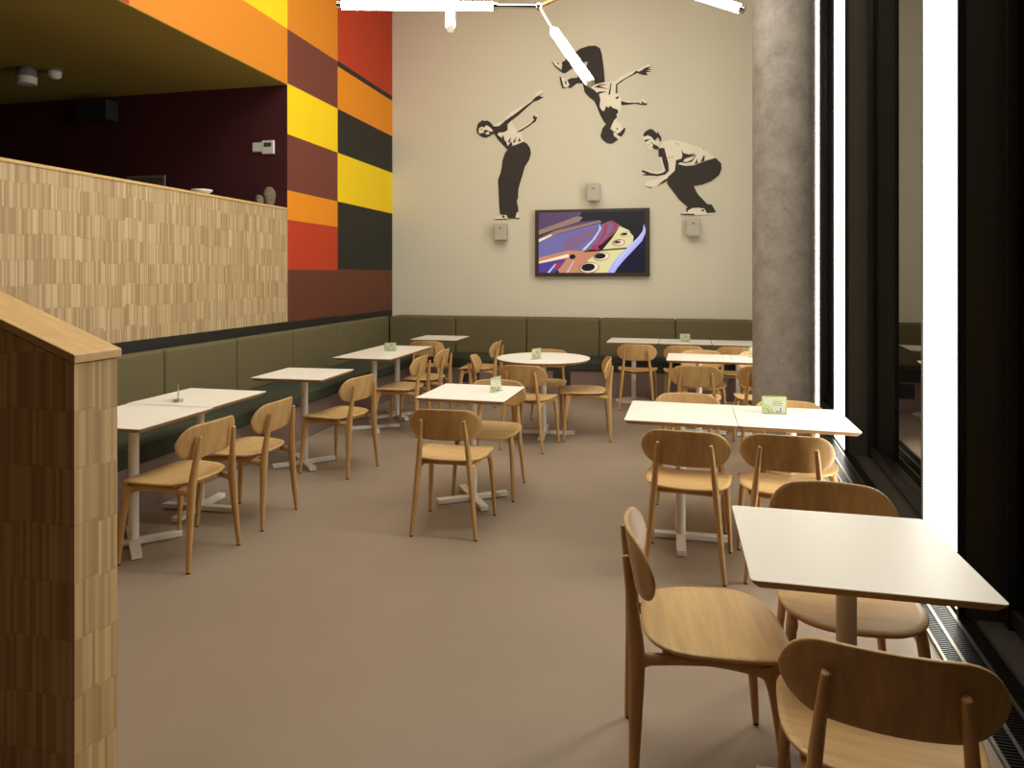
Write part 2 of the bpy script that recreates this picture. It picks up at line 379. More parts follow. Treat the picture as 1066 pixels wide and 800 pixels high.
# ------------------------------------------------------------------ tables
def table(label, x, y, rz=0, base_rz=0, group='white pedestal tables', round_=False, disc=False, z=.74, w=.6, d=.6, bar=.5):
    t = thing('round_table' if round_ else 'square_table', label, 'table', (x, y, 0), rz, group)
    m = MB(); th = .024
    def outline(ins):
        if round_:
            return [((.45-ins)*math.cos(2*PI*i/72), (.45-ins)*math.sin(2*PI*i/72)) for i in range(72)]
        a, b, r = w/2-ins, d/2-ins, .012; p = []
        for cx, cy, s in ((a-r, b-r, 0), (-a+r, b-r, 1), (-a+r, -b+r, 2), (a-r, -b+r, 3)):
            for i in range(4): an = s*PI/2+i*PI/6; p.append((cx+r*math.cos(an), cy+r*math.sin(an)))
        return p
    prof = [(.016, z-th), (.002, z-.008), (0, z-.003), (0, z)]
    rs = [[(px, py, zz) for px, py in outline(i)] for i, zz in prof]
    n = len(rs[0])
    for j in range(3): m.rings(rs[j:j+2], 'oakedge' if j < 2 else 'lam', j == 0, False, smooth=False)
    m.add(rs[3], [tuple(range(n))], 'lam')
    m.build('tabletop', t)
    m = MB(); m.box(-.12, -.12, z-th-.008, .12, .12, z-th, 'white'); m.build('mounting_plate', t)
    m = MB(); m.lathe([(.028, .03), (.028, z-th-.008)], 'white', n=24); m.build('pedestal', t)
    m = MB()
    if disc:
        m.lathe([(.22, .004), (.22, .010), (.17, .020), (.06, .030), (.034, .045)], 'white', n=40)
        m.build('base', t)
    else:
        L = bar/2 + (.05 if round_ else 0); hw = .026
        o_, i_ = L, hw
        pts = [(o_, -hw), (o_, hw), (i_, i_), (hw, o_), (-hw, o_), (-i_, i_), (-o_, hw), (-o_, -hw), (-i_, -i_), (-hw, -o_), (hw, -o_), (i_, -i_)]
        m.prism(pts, .006, .034, 'white')
        o = m.build('base', t, .003); o.rotation_euler = (0, 0, base_rz-rz)
        for a in range(4):
            m = MB(); m.lathe([(.012, 0), (.012, .006)], 'pad', ((L-.02)*math.cos(a*PI/2), (L-.02)*math.sin(a*PI/2), 0), 10); m.build('glide', o)
    return t
D = math.radians
table('white square table nearest the stair balustrade, its edge pushed against the next one', -2.967, 3.335, 0, D(45))
table('white square table by the left bench, second from the balustrade, touching the first', -2.985, 3.925, 0, D(3))
table('white square table standing alone along the left bench, with one chair', -2.87, 5.055, D(2), D(45))
table('white square table along the left bench, nearer of the pair with a menu card', -2.85, 6.375, 0, D(30))
table('white square table along the left bench, farther half of a pair, edge touching its twin', -2.85, 6.975, 0, D(45))
table('white square table in the far left corner by the back bench', -2.80, 8.30, 0, 0)
table('white square table alone in the middle of the floor with a chair at each end', -1.29, 4.51, D(-1.5), D(34))
table('round white pedestal table with a menu card and chairs around it', -1.155, 6.52, 0, D(5), round_=True)
g7 = None
table('white table at the back bench, leftmost in the row of three', -.38, 8.47, D(-2), 0, disc=True)
table('white table at the back bench with a menu card, middle of the row of three', .226, 8.45, D(-2), 0, disc=True)
table('white table at the back bench, rightmost of three, half hidden by the column', .832, 8.43, D(-2), 0, disc=True)
table('white table in the second row left of the column, left half of its pair', .315, 6.87, D(-2), 0)
table('white table in the second row, cut off by the column, right half of its pair', .917, 6.85, D(-2), 0)
table('white square table left of the one holding the lime green menu card, right of centre', .085, 4.115, D(-2), 0, bar=.54)
table('white square table with a lime green menu card, touching the window side of its pair', .6885, 4.094, D(-2), 0, bar=.54)
table('nearest white square table in the right foreground beside the window', .522, 2.19, D(-.5), D(0))

# ------------------------------------------------------------------ chairs
def seat_mesh():
    m = MB(); NR, NA = 9, 48
    def P(r, a, dz):
        c, s_ = math.cos(a), math.sin(a); e = 2/3.2
        x = r*.224*math.copysign(abs(c)**e, c); y = r*.221*math.copysign(abs(s_)**e, s_)
        x *= 1 + .05*(y/.218)
        z = .447 + .010*(x/.22)**2 - .016*max(0, (y-.06)/.15)**2 + .006*max(0, (-y-.1)/.11)**2
        return (x, y+.034, z+dz)
    top = [[P(r/NR*(.985 if r == NR else 1), 2*PI*i/NA, 0) for i in range(NA)] for r in range(1, NR+1)]
    e1 = [P(1, 2*PI*i/NA, -.004) for i in range(NA)]; e2 = [P(1, 2*PI*i/NA, -.009) for i in range(NA)]
    bot = [[P(r/NR*(.985 if r == NR else 1), 2*PI*i/NA, -.013) for i in range(NA)] for r in range(NR, 0, -1)]
    m.rings(top+[e1, e2]+bot, 'oak')
    return m
def back_mesh():
    m = MB(); NR, NA = 9, 56; H = .094; W = .224
    def pill(a):
        # stadium-like outline with radius H at each end
        per = 2*PI*H + 4*(W-H); s = a/(2*PI)*per; q = W-H
        if s < q: return (s, -H)
        s -= q
        if s < PI*H: t = -PI/2 + s/H; return (q+H*math.cos(t), H*math.sin(t))
        s -= PI*H
        if s < 2*q: return (q-s, H)
        s -= 2*q
        if s < PI*H: t = PI/2 + s/H; return (-q+H*math.cos(t), H*math.sin(t))
        s -= PI*H
        return (-q+s, -H)
    def Q(r, i, dy):
        x, z = pill(2*PI*i/NA); x *= r; z *= r
        z -= .012*(x/W)**2 * (1 if z > 0 else -.2)
        y = -.222 + .058*(x/W)**2 - z*.16
        return (x, y+dy, .664+z)
    fr = [[Q(r/NR*(.985 if r == NR else 1), i, .006) for i in range(NA)] for r in range(1, NR+1)]
    e1 = [Q(1, i, .003) for i in range(NA)]; e2 = [Q(1, i, -.003) for i in range(NA)]
    bk = [[Q(r/NR*(.985 if r == NR else 1), i, -.006) for i in range(NA)] for r in range(NR, 0, -1)]
    m.rings(fr+[e1, e2]+bk, 'oakv')
    return m
def make_chair():
    t = thing('dining_chair', '', 'chair')
    o = seat_mesh().build('seat', t)
    o = back_mesh().build('backrest', t)
    for s in (-1, 1):
        p, r = smooth_path([(s*.195, -.222, .008), (s*.176, -.214, .20), (s*.157, -.208, .40), (s*.145, -.218, .53), (s*.130, -.238, .68), (s*.128, -.2395, .690), (s*.1275, -.2402, .694)],
                           [(.0105, .012), (.0145, .019), (.0175, .025), (.0155, .019), (.0112, .011), (.009, .0085), (.0045, .0045)])
        m = MB(); m.tube(p, r, 'oakleg', 14); o = m.build('leg', t)
        m = MB(); m.lathe([(.0095, 0), (.0095, .009)], 'pad', (s*.195, -.222, 0), 12); m.build('foot_pad', o)
        p, r = smooth_path([(s*.215, .212, .008), (s*.206, .198, .20), (s*.196, .180, .36), (s*.186, .160, .425)],
                           [(.0105, .0105), (.014, .0165), (.0175, .023), (.018, .032)])
        m = MB(); m.tube(p, r, 'oakleg', 14); o = m.build('leg', t)
        m = MB(); m.lathe([(.0095, 0), (.0095, .009)], 'pad', (s*.215, .212, 0), 12); m.build('foot_pad', o)
        p, r = smooth_path([(s*.158, -.212, .392), (s*.160, -.170, .404), (s*.168, 0, .415), (s*.180, .13, .408), (s*.188, .185, .396)],
                           [(.014, .040), (.013, .019), (.012, .0145), (.013, .019), (.014, .034)])
        m = MB(); m.tube(p, r, 'oakleg', 12); m.build('side_rail', t)
    for y in (-.12, .12):
        m = MB(); m.tube([(-.172, y, .414), (0, y, .417), (.172, y, .414)], [(.012, .012)]*3, 'oakleg', 8); m.build('seat_support', t)
    return t
chair0 = make_chair(); used = [False]
def place(x, y, deg, label, group=None):       # deg: direction the sitter faces, 90 = towards the back wall
    rz = D(deg-90)
    if not used[0]: r = chair0; used[0] = True
    else:
        r = chair0.copy(); C.objects.link(r)
        for ch in list(chair0.children):
            c = ch.copy(); C.objects.link(c); c.parent = r
            for g in ch.children:
                q = g.copy(); C.objects.link(q); q.parent = c
    r.location = (x, y, 0); r.rotation_euler = (0, 0, rz)
    r['label'] = label; r['category'] = 'chair'
    r['group'] = group or 'oak dining chairs'
    return r
place(-2.61, 3.28, 176, 'oak chair at the left bench, nearest the stair balustrade')
place(-2.59, 3.875, 180, 'oak chair at the left bench, second from the stair balustrade')
place(-2.52, 4.985, 169, 'oak chair at the single square table along the left bench')
place(-2.52, 6.30, 180, 'oak chair at the nearer table of the far pair along the left bench')
place(-2.50, 6.93, 180, 'oak chair at the farther table of the far pair along the left bench')
place(-2.79, 7.90, 92, 'oak chair with its back to us at the far left corner table')
place(-2.15, 7.86, 180, 'oak chair facing left, standing between the far left corner table and the round table')
place(-1.62, 6.45, 8, 'oak chair on the left side of the round table, facing right')
place(-1.277, 4.03, 92, 'oak chair with its back to us on the near side of the middle square table')
place(-1.222, 4.745, -91, 'oak chair facing us, pushed under the far side of the middle square table')
place(-1.20, 6.035, 83, 'oak chair with its back to us on the near side of the round table')
place(-.74, 6.50, 188, 'oak chair seen side on, right of the round table')
place(-1.205, 6.895, -92, 'oak chair on the far side of the round table, facing us')
place(-.32, 8.05, 90, 'oak chair with its back to us at the leftmost table of the back row')
place(.20, 8.02, 90, 'oak chair at the middle table of the back row below the television')
place(.75, 8.0, 90, 'oak chair at the right table of the back row, beside the column')
place(.26, 6.33, 90, 'oak chair with its back to us at the second row pair, left of the column')
place(.83, 6.42, 90, 'oak chair at the second row pair, cut off by the edge of the column')
place(.36, 7.17, -90, 'oak chair facing us on the far side of the second row pair, left seat')
place(.93, 7.17, -90, 'oak chair facing us beyond the second row pair, nearly hidden by the column')
place(.135, 4.46, -91, 'oak chair facing us behind the left half of the right-hand table pair')
place(.735, 4.31, -92, 'oak chair facing us, pushed under the table with the lime green menu card')
place(.115, 3.775, 84, 'oak chair with its back to us, left one in front of the right-hand table pair')
place(.60, 3.79, 86, 'oak chair with its back to us, right one in front of the right-hand table pair')
place(.11, 2.24, 5, 'oak chair seen side on with empty seat, left of the nearest table')
place(.60, 2.565, -91, 'oak chair facing us behind the nearest table, seat showing under its edge')
place(.495, 1.79, 82, 'nearest oak chair, large backrest towards us at the lower right')

# ------------------------------------------------------------------ menu holders
def menu(label, x, y, deg, w=.138, h=.10):
    t = thing('menu_holder', label, 'menu holder', (x, y, .74), D(deg), 'green and white menu holders on the tables')
    m = MB()   # folded clear base
    m.box(-w/2, -.03, 0, w/2, .03, .002, 'acryl')
    m.box(-w/2, -.0035, .002, w/2, -.0022, h, 'acryl'); m.box(-w/2, .0022, .002, w/2, .0035, h, 'acryl')
    m.build('stand', t)
    m = MB()
    def rr(a, b, z0, z1, r):
        p = []
        for cx, cz, s in ((b-r, z1-r, 0), (a+r, z1-r, 1), (a+r, z0+r, 2), (b-r, z0+r, 3)):
            for i in range(5): an = s*PI/2+i*PI/8; p.append((cx+r*math.cos(an), cz+r*math.sin(an)))
        return p
    def flat(p, y0, y1, k):
        m.add([(a, y0*.4, b) for a, b in p], [tuple(range(len(p)))], k)      # printed sheet
    flat(rr(-w/2, w/2, .003, h+.002, .010), 0, 0, 'card')
    for s in (-1, 1):
        for x0_, x1_, z0_, z1_ in ((-w/2+.001, -w/2+.007, .01, h-.006), (w/2-.007, w/2-.001, .01, h-.006), (-w/2+.008, w/2-.008, h-.006, h+.0005)):
            flat([(x0_, z0_), (x1_, z0_), (x1_, z1_), (x0_, z1_)], s*.0020, s*.0012, 'green')
        # swoosh arc, small print lines and a little figure
        for r0, r1 in ((.022, .032), (.040, .046)):
            p = [(-w/2+.012+r1*math.cos(a*PI/16)*1.1, .006+r1*math.sin(a*PI/16)) for a in range(9)] + [(-w/2+.012+r0*math.cos(a*PI/16)*1.1, .006+r0*math.sin(a*PI/16)) for a in range(8, -1, -1)]
            flat(p, s*.0020, s*.0012, 'green')
        for q in range(4): flat([(-.01, .078-q*.010), (w/2-.02-.01*(q % 2), .078-q*.010), (w/2-.02-.01*(q % 2), .081-q*.010), (-.01, .081-q*.010)], s*.0020, s*.0012, 'green' if q == 0 else 'grey')
        flat([(.030, .008), (.036, .008), (.040, .020), (.037, .036), (.032, .034), (.034, .022)], s*.0020, s*.0012, 'text')
        flat([(.014, .008), (.022, .008), (.024, .016), (.016, .018)], s*.0020, s*.0012, 'text')
    m.build('menu_card', t)
    return t
menu('menu holder seen edge on, standing on the tables nearest the balustrade', -3.03, 3.78, 127)
menu('small pale green menu card on the joined tables at the far left', -2.83, 6.74, 20, .12, .085)
menu('menu holder seen nearly edge on, standing on the middle square table', -1.14, 4.56, 72)
menu('menu holder standing on the round table', -1.20, 6.40, 62)
menu('menu holder standing on the back row of tables below the television', .225, 8.43, 8, .12, .095)
menu('menu holder on the second row of tables, cut off by the column', .86, 7.0, 8)
menu('lime green and white menu card on the table pair right of centre', .612, 4.184, 6)

# ------------------------------------------------------------------ wall murals
WF = YW-.004
def mural(name, label, org, px, X0, Z0, sx, sz, polys):
    o_ = MB()
    for li, (k, pts) in enumerate(polys):
        yy = WF - .0006*li
        v = [(X0+(org[0]+a/px)*sx, yy, Z0-(org[1]+b/px)*sz) for a, b in pts]
        ar = sum(v[i][0]*v[(i+1) % len(v)][2]-v[(i+1) % len(v)][0]*v[i][2] for i in range(len(v)))
        if ar < 0: v = v[::-1]
        n = len(v)
        o_.add(v, [tuple(range(n))], k)
    cx = sum(q[0] for q in o_.v)/len(o_.v); cz = min(q[2] for q in o_.v)
    o_.v = [(x-cx, y-WF, z-cz) for x, y, z in o_.v]
    me = o_.build(name, loc=(cx, WF, cz))
    tag(me, label, 'wall painting', 'painted acrobats on the cream wall'); return me
K, W_ = 'ink', 'chalk'
# leaning figure
mural('wall_mural', 'painted person bending forward with arms stretched back, left on the cream wall', (0, 0), 5, -2.915, 4.421, .01420, .01390, [
 (W_, [(172,262),(190,245),(225,233),(235,218),(270,188),(330,158),(372,133),(392,98),(415,86),(434,94),(408,116),(432,122),(405,142),(378,148),(340,178),(300,212),(262,238),(292,290),(330,262),(368,243),(374,218),(390,207),(402,222),(392,248),(360,266),(312,294),(325,345),(300,360),(250,385),(232,360),(205,328),(183,302)]),
 (K, [(230,235),(245,218),(268,212),(300,190),(330,166),(368,140),(384,124),(412,110),(434,94),(408,118),(430,124),(402,140),(378,146),(340,176),(302,210),(262,238),(240,258),(205,275),(180,278)]),
 (W_, [(238,222),(270,194),(330,162),(372,138),(380,128),(372,140),(335,164),(300,190),(262,214),(236,232)]),
 (K, [(292,296),(330,276),(362,256),(380,238),(372,225),(384,212),(388,226),(398,222),(390,246),(360,266),(314,294),(296,300)]),
 (K, [(168,262),(200,262),(235,240),(244,262),(243,285),(225,295),(195,296),(190,306),(214,325),(236,345),(244,368),(262,345),(270,362),(246,388),(228,372),(196,336),(176,306),(160,290)]),
 (K, [(245,345),(262,320),(256,352)]), (K, [(270,350),(290,320),(282,352)]), (K, [(298,348),(305,325),(312,346)]), (K, [(212,325),(222,308),(228,338)]),
 (K, [(82,265),(88,242),(104,232),(112,226),(124,232),(136,229),(148,236),(158,244),(166,256),(176,268),(172,300),(150,312),(130,320),(110,315),(92,302),(80,285)]),
 (W_, [(90,283),(94,268),(108,260),(120,266),(132,254),(146,262),(158,272),(168,286),(160,290),(140,284),(128,276),(116,286),(122,296),(106,292),(98,300)]),
 (K, [(96,276),(114,270),(110,277)]), (W_, [(128,292),(146,290),(150,302),(132,304)]),
 (K, [(245,385),(262,370),(290,362),(326,349),(345,360),(360,382),(365,412),(355,445),(333,478),(322,520),(308,565),(300,595),(298,640),(292,655),(299,690),(300,712),(290,716),(283,744),(248,745),(238,725),(205,722),(200,680),(197,600),(194,540),(206,510),(213,480),(218,440),(230,405)]),
 (W_, [(176,746),(205,728),(236,726),(244,746)]), (K, [(176,746),(240,744),(244,749),(178,750)]), (K, [(212,735),(226,726),(230,742)]),
 (W_, [(286,742),(292,712),(303,714),(306,742)]), (K, [(284,741),(306,741),(306,746),(284,746)])])
# flipping figure
mural('wall_mural', 'painted person upside down in mid somersault, topmost on the cream wall', (0, 0), 6.4, -1.701, 4.918, .01338, .01343, [
 (W_, [(315,355),(345,340),(400,325),(445,328),(460,322),(482,325),(530,290),(600,262),(642,250),(680,235),(712,218),(706,236),(730,240),(702,254),(728,272),(692,276),(702,296),(665,292),(630,277),(600,288),(530,326),(497,346),(497,405),(515,425),(525,452),(585,462),(645,465),(665,452),(692,470),(694,492),(660,490),(620,478),(570,480),(526,484),(520,520),(500,556),(495,590),(522,605),(532,640),(552,632),(550,660),(532,692),(505,700),(440,640),(400,540),(375,470),(385,430),(345,385)]),
 (K, [(490,345),(530,318),(600,282),(622,262),(650,262),(690,245),(728,240),(702,254),(728,262),(690,266),(726,274),(688,278),(702,297),(664,293),(630,278),(560,310),(500,348),(500,405),(488,405)]),
 (W_, [(625,262),(655,255),(690,240),(660,262),(640,270)]),
 (K, [(524,456),(568,470),(640,474),(662,484),(655,462),(666,470),(680,482),(694,478),(694,494),(660,492),(620,480),(572,484),(526,486)]),
 (K, [(455,335),(462,330),(452,410),(440,412)]), (K, [(485,435),(500,425),(515,428),(498,444)]),
 (K, [(345,355),(380,340),(440,340),(380,350),(440,372),(380,362)]), (K, [(360,398),(380,385),(430,390),(390,398),(362,412)]),
 (K, [(205,120),(250,92),(310,76),(355,78),(385,97),(398,140),(410,230),(418,325),(350,337),(318,355),(345,372),(378,405),(388,440),(382,485),(395,510),(412,520),(425,485),(440,498),(455,485),(470,500),(500,512),(508,530),(495,545),(498,565),(478,582),(465,612),(440,620),(412,592),(385,540),(362,480),(345,445),(312,422),(282,385),(270,325),(232,322),(186,354),(166,342),(165,295),(192,285),(232,285),(245,265),(290,235),(303,180),(250,190),(190,225),(150,250),(126,236),(128,205),(122,180),(160,155)]),
 (W_, [(395,470),(410,462),(412,490),(398,492)]),
 (W_, [(60,165),(78,162),(98,172),(118,168),(130,185),(128,208),(105,218),(80,196)]), (K, [(56,158),(66,168),(82,192),(108,212),(142,240),(138,250),(108,226),(74,194)]), (K, [(95,178),(110,172),(104,190)]),
 (W_, [(120,275),(135,278),(150,292),(168,302),(180,332),(150,348),(132,340)]), (K, [(112,272),(122,272),(132,310),(140,342),(168,350),(132,352),(122,325)]), (K, [(148,296),(160,310),(158,330),(150,318)]),
 (K, [(395,660),(402,632),(425,606),(450,598),(462,618),(452,640),(470,650),(478,690),(496,702),(505,715),(485,726),(465,738),(432,732),(402,708),(388,682)]),
 (K, [(492,640),(505,632),(500,650)]), (K, [(494,676),(520,664),(542,640),(556,636),(546,668),(528,694),(512,690)]), (K, [(470,655),(488,662),(478,668)])])
# crouching figure
mural('wall_mural', 'painted person crouching with hands forward, right on the cream wall', (0, 0), 6.667, -.492, 3.736, .012735, .01285, [
 (W_, [(240,190),(290,178),(370,195),(450,225),(512,248),(602,318),(540,330),(480,362),(430,360),(345,372),(328,400),(270,452),(200,502),(150,514),(108,500),(104,486),(125,486),(96,470),(135,464),(156,460),(200,455),(240,430),(200,424),(150,424),(110,424),(88,408),(92,390),(130,390),(160,404),(215,404),(240,384),(214,300),(205,240)]),
 (K, [(205,240),(226,234),(248,236),(262,290),(277,345),(280,400),(256,424),(200,434),(150,428),(110,426),(88,422),(120,414),(86,402),(92,388),(132,400),(150,410),(200,420),(235,412),(256,398),(240,345),(230,300),(208,296)]),
 (K, [(330,325),(368,316),(374,290),(366,248),(382,278),(420,288),(470,280),(430,298),(398,310),(450,292),(470,296),(440,340),(400,350),(360,342),(346,352),(350,372),(325,372)]),
 (W_, [(392,318),(440,305),(462,300),(440,325),(405,342),(378,338)]),
 (K, [(458,358),(475,320),(480,352)]), (K, [(500,345),(520,300),(528,300),(525,338)]), (K, [(512,250),(520,252),(522,262)]),
 (K, [(278,300),(284,300),(280,318)]), (K, [(300,296),(306,296),(302,314)]), (K, [(320,200),(350,212),(348,216)]),
 (K, [(195,506),(250,462),(275,450),(272,468),(235,488)]), (K, [(108,500),(150,512),(170,512),(150,518)]),
 (K, [(98,140),(106,122),(122,108),(150,95),(172,104),(186,120),(196,132),(200,114),(212,136),(226,158),(228,182),(216,192),(214,168),(200,158),(190,170),(180,182),(165,165),(150,148),(130,140),(110,150)]),
 (W_, [(104,152),(130,142),(160,156),(184,188),(198,168),(212,190),(212,235),(186,238),(160,242),(140,238),(120,212),(126,200),(110,196),(116,182),(104,176)]),
 (K, [(158,184),(172,206),(192,214),(214,232),(196,248),(172,238),(160,226),(170,218)]), (K, [(104,178),(128,168),(152,170),(130,180),(120,188)]), (K, [(126,216),(144,206),(148,210)]), (K, [(150,192),(158,196),(154,206)]),
 (K, [(602,320),(640,360),(642,400),(625,440),(575,480),(510,504),(452,512),(480,570),(545,642),(575,645),(605,700),(542,706),(528,676),(480,665),(440,668),(408,690),(398,672),(412,662),(350,605),(308,545),(268,490),(272,445),(322,400),(325,372),(345,356),(400,370),(450,368),(490,352),(540,337)]),
 (W_, [(354,706),(402,688),(440,670),(480,668),(522,672),(542,706),(602,706),(600,714),(455,718)]),
 (K, [(354,706),(456,708),(456,718),(362,713)]), (K, [(500,684),(512,678),(530,684),(516,694)]), (K, [(398,690),(412,682),(408,700)])])

# ------------------------------------------------------------------ television
tv = thing('television', 'wall-mounted flat television showing strings and metal plate of an open piano', 'television', (-1.009, WF, 1.519))
TW, TH = 1.594, .940
m = MB(); m.box(-TW/2, -.085, 0, TW/2, -.03, TH, 'tvb'); m.build('housing', tv, .006)
m = MB(); m.box(-.35, -.03, .25, .35, .0, .7, 'pad'); m.build('wall_bracket', tv)
sm = MB(); s0x, s0z, s1x, s1z = 100, 85, 962, 578
def tvp(k, pts, li):
    v = [((a-68)/(995-68)*TW-TW/2, -.0856-.0004*li, TH-(b-62)/(608-62)*TH) for a, b in pts]
    ar = sum(v[i][0]*v[(i+1) % len(v)][2]-v[(i+1) % len(v)][0]*v[i][2] for i in range(len(v)))
    if ar < 0: v = v[::-1]
    sm.add(v, [tuple(range(len(v)))], k)
def ell(cx, cy, a, b, n=20, t=-.1): return [(cx+a*math.cos(2*PI*i/n)*math.cos(t)-b*math.sin(2*PI*i/n)*math.sin(t), cy+a*math.cos(2*PI*i/n)*math.sin(t)+b*math.sin(2*PI*i/n)*math.cos(t)) for i in range(n)]
TVP = [('tv_dark', [(100,85),(962,85),(962,578),(100,578)]),
 ('tv_purple', [(100,85),(455,85),(430,130),(440,165),(600,152),(610,185),(210,285),(100,330)]),
 ('tv_tan', [(100,228),(420,118),(462,128),(440,158),(270,212),(100,268)]),
 ('tv_dark', [(100,268),(270,212),(260,222),(100,282)]),
 ('tv_tan', [(230,235),(600,155),(615,168),(250,262),(100,326),(100,300)]),
 ('tv_beam', [(100,305),(205,264),(210,274),(100,326)]),
 ('tv_lav', [(100,326),(210,276),(605,180),(608,230),(560,310),(470,392),(350,398),(100,455)]),
 ('tv_mauve', [(300,330),(480,240),(590,200),(560,270),(470,330),(400,390),(310,400)]),
 ('tv_mauve', [(618,185),(690,160),(765,200),(700,275),(600,352),(560,384),(480,396),(560,310)]),
 ('tv_red', [(640,188),(662,185),(650,260),(590,350),(545,392),(525,390),(580,340),(630,260)]),
 ('tv_red', [(690,155),(740,182),(745,205),(700,270),(610,355),(600,348),(690,255),(715,205),(690,175)]),
 ('tv_pale', [(600,180),(612,225),(560,308),(480,396),(455,394),(540,310),(592,235)]),
 ('tv_lav', [(586,205),(596,205),(580,250),(530,310),(522,306),(572,245)]),
 ('tv_copper', [(100,455),(350,396),(560,398),(620,395),(640,470),(560,578),(270,578),(240,520),(100,530)]),
 ('tv_cream', [(760,205),(830,238),(868,290),(862,335),(820,385),(745,450),(700,505),(655,578),(540,578),(500,480),(620,395),(700,300)]),
 ('tv_blue', [(100,505),(330,462),(290,520),(235,578),(100,578)]),
 ('tv_red', [(225,520),(270,490),(290,500),(250,545),(220,550)]),
 ('tv_pale', [(170,578),(235,505),(245,505),(190,578)]),
 ('tv_beam', [(100,488),(345,425),(352,450),(100,500)]),
 ('tv_pale', [(330,578),(385,480),(392,480),(342,578)]),
 ('tv_dark', ell(378, 448, 26, 20)),
 ('tv_dark', [(470,402),(820,376),(822,388),(480,412)]),
 ('tv_red', [(530,360),(560,350),(600,385),(580,395),(545,390)]),
 ('tv_tan', ell(512, 538, 84, 46)), ('tv_beam', ell(516, 536, 72, 38)), ('tv_dark', ell(506, 534, 56, 31)),
 ('tv_tan', ell(612, 447, 66, 36)), ('tv_beam', ell(616, 446, 56, 29)), ('tv_dark', ell(604, 444, 44, 23)),
 ('tv_tan', ell(750, 337, 52, 28)), ('tv_beam', ell(752, 337, 42, 20)), ('tv_tan', ell(742, 334, 30, 14)), ('tv_dark', ell(738, 330, 16, 8)),
 ('tv_tan', ell(806, 272, 44, 20)), ('tv_beam', ell(808, 272, 36, 15)), ('tv_dark', ell(798, 270, 26, 10)),
 ('tv_navy', [(962,262),(962,578),(718,578),(780,490),(870,400),(930,330)]),
 ('tv_band', [(950,190),(962,230),(962,262),(935,325),(870,395),(790,480),(740,540),(718,578),(655,578),(700,505),(745,450),(830,365),(900,300),(938,250)]),
 ('tv_pale', [(950,240),(930,290),(860,360),(800,430),(740,500),(710,530),(760,455),(850,355),(915,285)]),
]
for i, (k, p) in enumerate(TVP): tvp(k, p, i*.25)
o = sm.build('screen', tv)

# ------------------------------------------------------------------ wall speakers
def speaker(label, x, z, name='wall_speaker'):
    t = thing(name, label, 'speaker', (x, WF, z))
    m = MB(); m.box(-.09, -.15, 0, .09, -.04, .24, 'spk'); m.build('cabinet', t, .012)
    m = MB(); m.box(-.03, -.045, .08, .03, .002, .16, 'grey'); m.build('bracket', t)
    m = MB(); v = [(.016*math.cos(2*PI*i/16), -.1515, .17+.016*math.sin(2*PI*i/16)) for i in range(16)]
    m.add(v, [tuple(range(16))], 'grey'); v2 = [(x_, -.148, z_) for x_, _, z_ in v]
    m.add(v+v2, [(i, (i+1) % 16, 16+(i+1) % 16, 16+i) for i in range(16)], 'grey'); m.build('badge', t)
speaker('small white loudspeaker left of the television, under the bending figure', -2.30, 2.035)
speaker('small white loudspeaker directly above the television', -.975, 2.565)
speaker('small white loudspeaker right of the television, under the crouching figure', .36, 2.06)

# ------------------------------------------------------------------ gallery things
t = thing('thermostat', 'white two-part thermostat on the maroon gallery wall', 'thermostat', (-4.28, YA, 2.86))
m = MB(); m.box(-.135, -.03, .025, -.01, 0, .13, 'plas'); m.build('sensor_box', t, .02)
m = MB(); m.box(-.01, -.035, 0, .13, 0, .145, 'plas'); m.build('control_box', t, .005)
m = MB(); m.box(.015, -.037, .075, .105, -.034, .12, 'lcd'); m.build('display', t)
t = thing('picture_frame', 'grey framed picture on the maroon wall, mostly hidden behind the parapet', 'picture', (-5.77, YA, 2.15))
m = MB()
m.box(-.25, -.03, .49, .25, 0, .52, 'grey'); m.box(-.25, -.03, 0, .25, 0, .03, 'grey'); m.box(-.25, -.03, .03, -.22, 0, .49, 'grey'); m.box(.22, -.03, .03, .25, 0, .49, 'grey')
m.build('frame', t)
m = MB(); m.box(-.22, -.012, .03, .22, 0, .49, 'olive'); m.build('picture', t)
t = thing('wall_speaker', 'black loudspeaker high on the maroon gallery wall', 'speaker', (-6.32, YA, 3.29))
m = MB(); m.box(-.2, -.22, 0, .2, -.04, .23, 'pad'); m.build('cabinet', t, .01)
m = MB(); m.box(-.05, -.05, .06, .05, 0, .16, 'darkm'); m.build('bracket', t)
def rock(label, y, rx, ry, rz, seed):
    random.seed(seed); m = MB(); rs = []; n = 20; ph = [random.random()*6 for _ in range(6)]
    for j in range(1, 12):
        a = PI*j/12 ; rr = []
        for i in range(n):
            b = 2*PI*i/n; k = 1+.09*math.sin(2*b+ph[0]+a)+.06*math.sin(3*b+ph[1]+2*a)+.05*math.sin(5*a+ph[2])
            sh = math.sin(a)**.8
            rr.append((rx*sh*math.cos(b)*k, ry*sh*math.sin(b)*k, rz*(1-math.cos(a))*(1+.03*math.sin(b+ph[3]))))
        rs.append(rr)
    z0 = min(p[2] for r in rs for p in r); rs = [[(x, y_, z-z0) for x, y_, z in r] for r in rs]
    m.rings(rs, 'stone'); o = m.build('stone', loc=(-4.09, y, 2.268)); tag(o, label, 'stone')
rock('small rough stone standing on the oak parapet top', 6.30, .045, .045, .05, 3)
rock('larger rough stone standing on the parapet beside the painted wall', 6.49, .06, .062, .105, 5)
m = MB(); m.lathe([(.04, 0), (.05, .004), (.085, .03), (.092, .045), (.086, .045), (.07, .03), (.03, .012)], 'plas', n=28)
o = m.build('bowl', loc=(-4.10, 5.42, 2.268)); tag(o, 'small white bowl standing on the parapet', 'bowl')
t = thing('ceiling_lamp', 'round ribbed white lamp on the dark gallery ceiling', 'lamp', (-6.20, 5.57, 3.61))
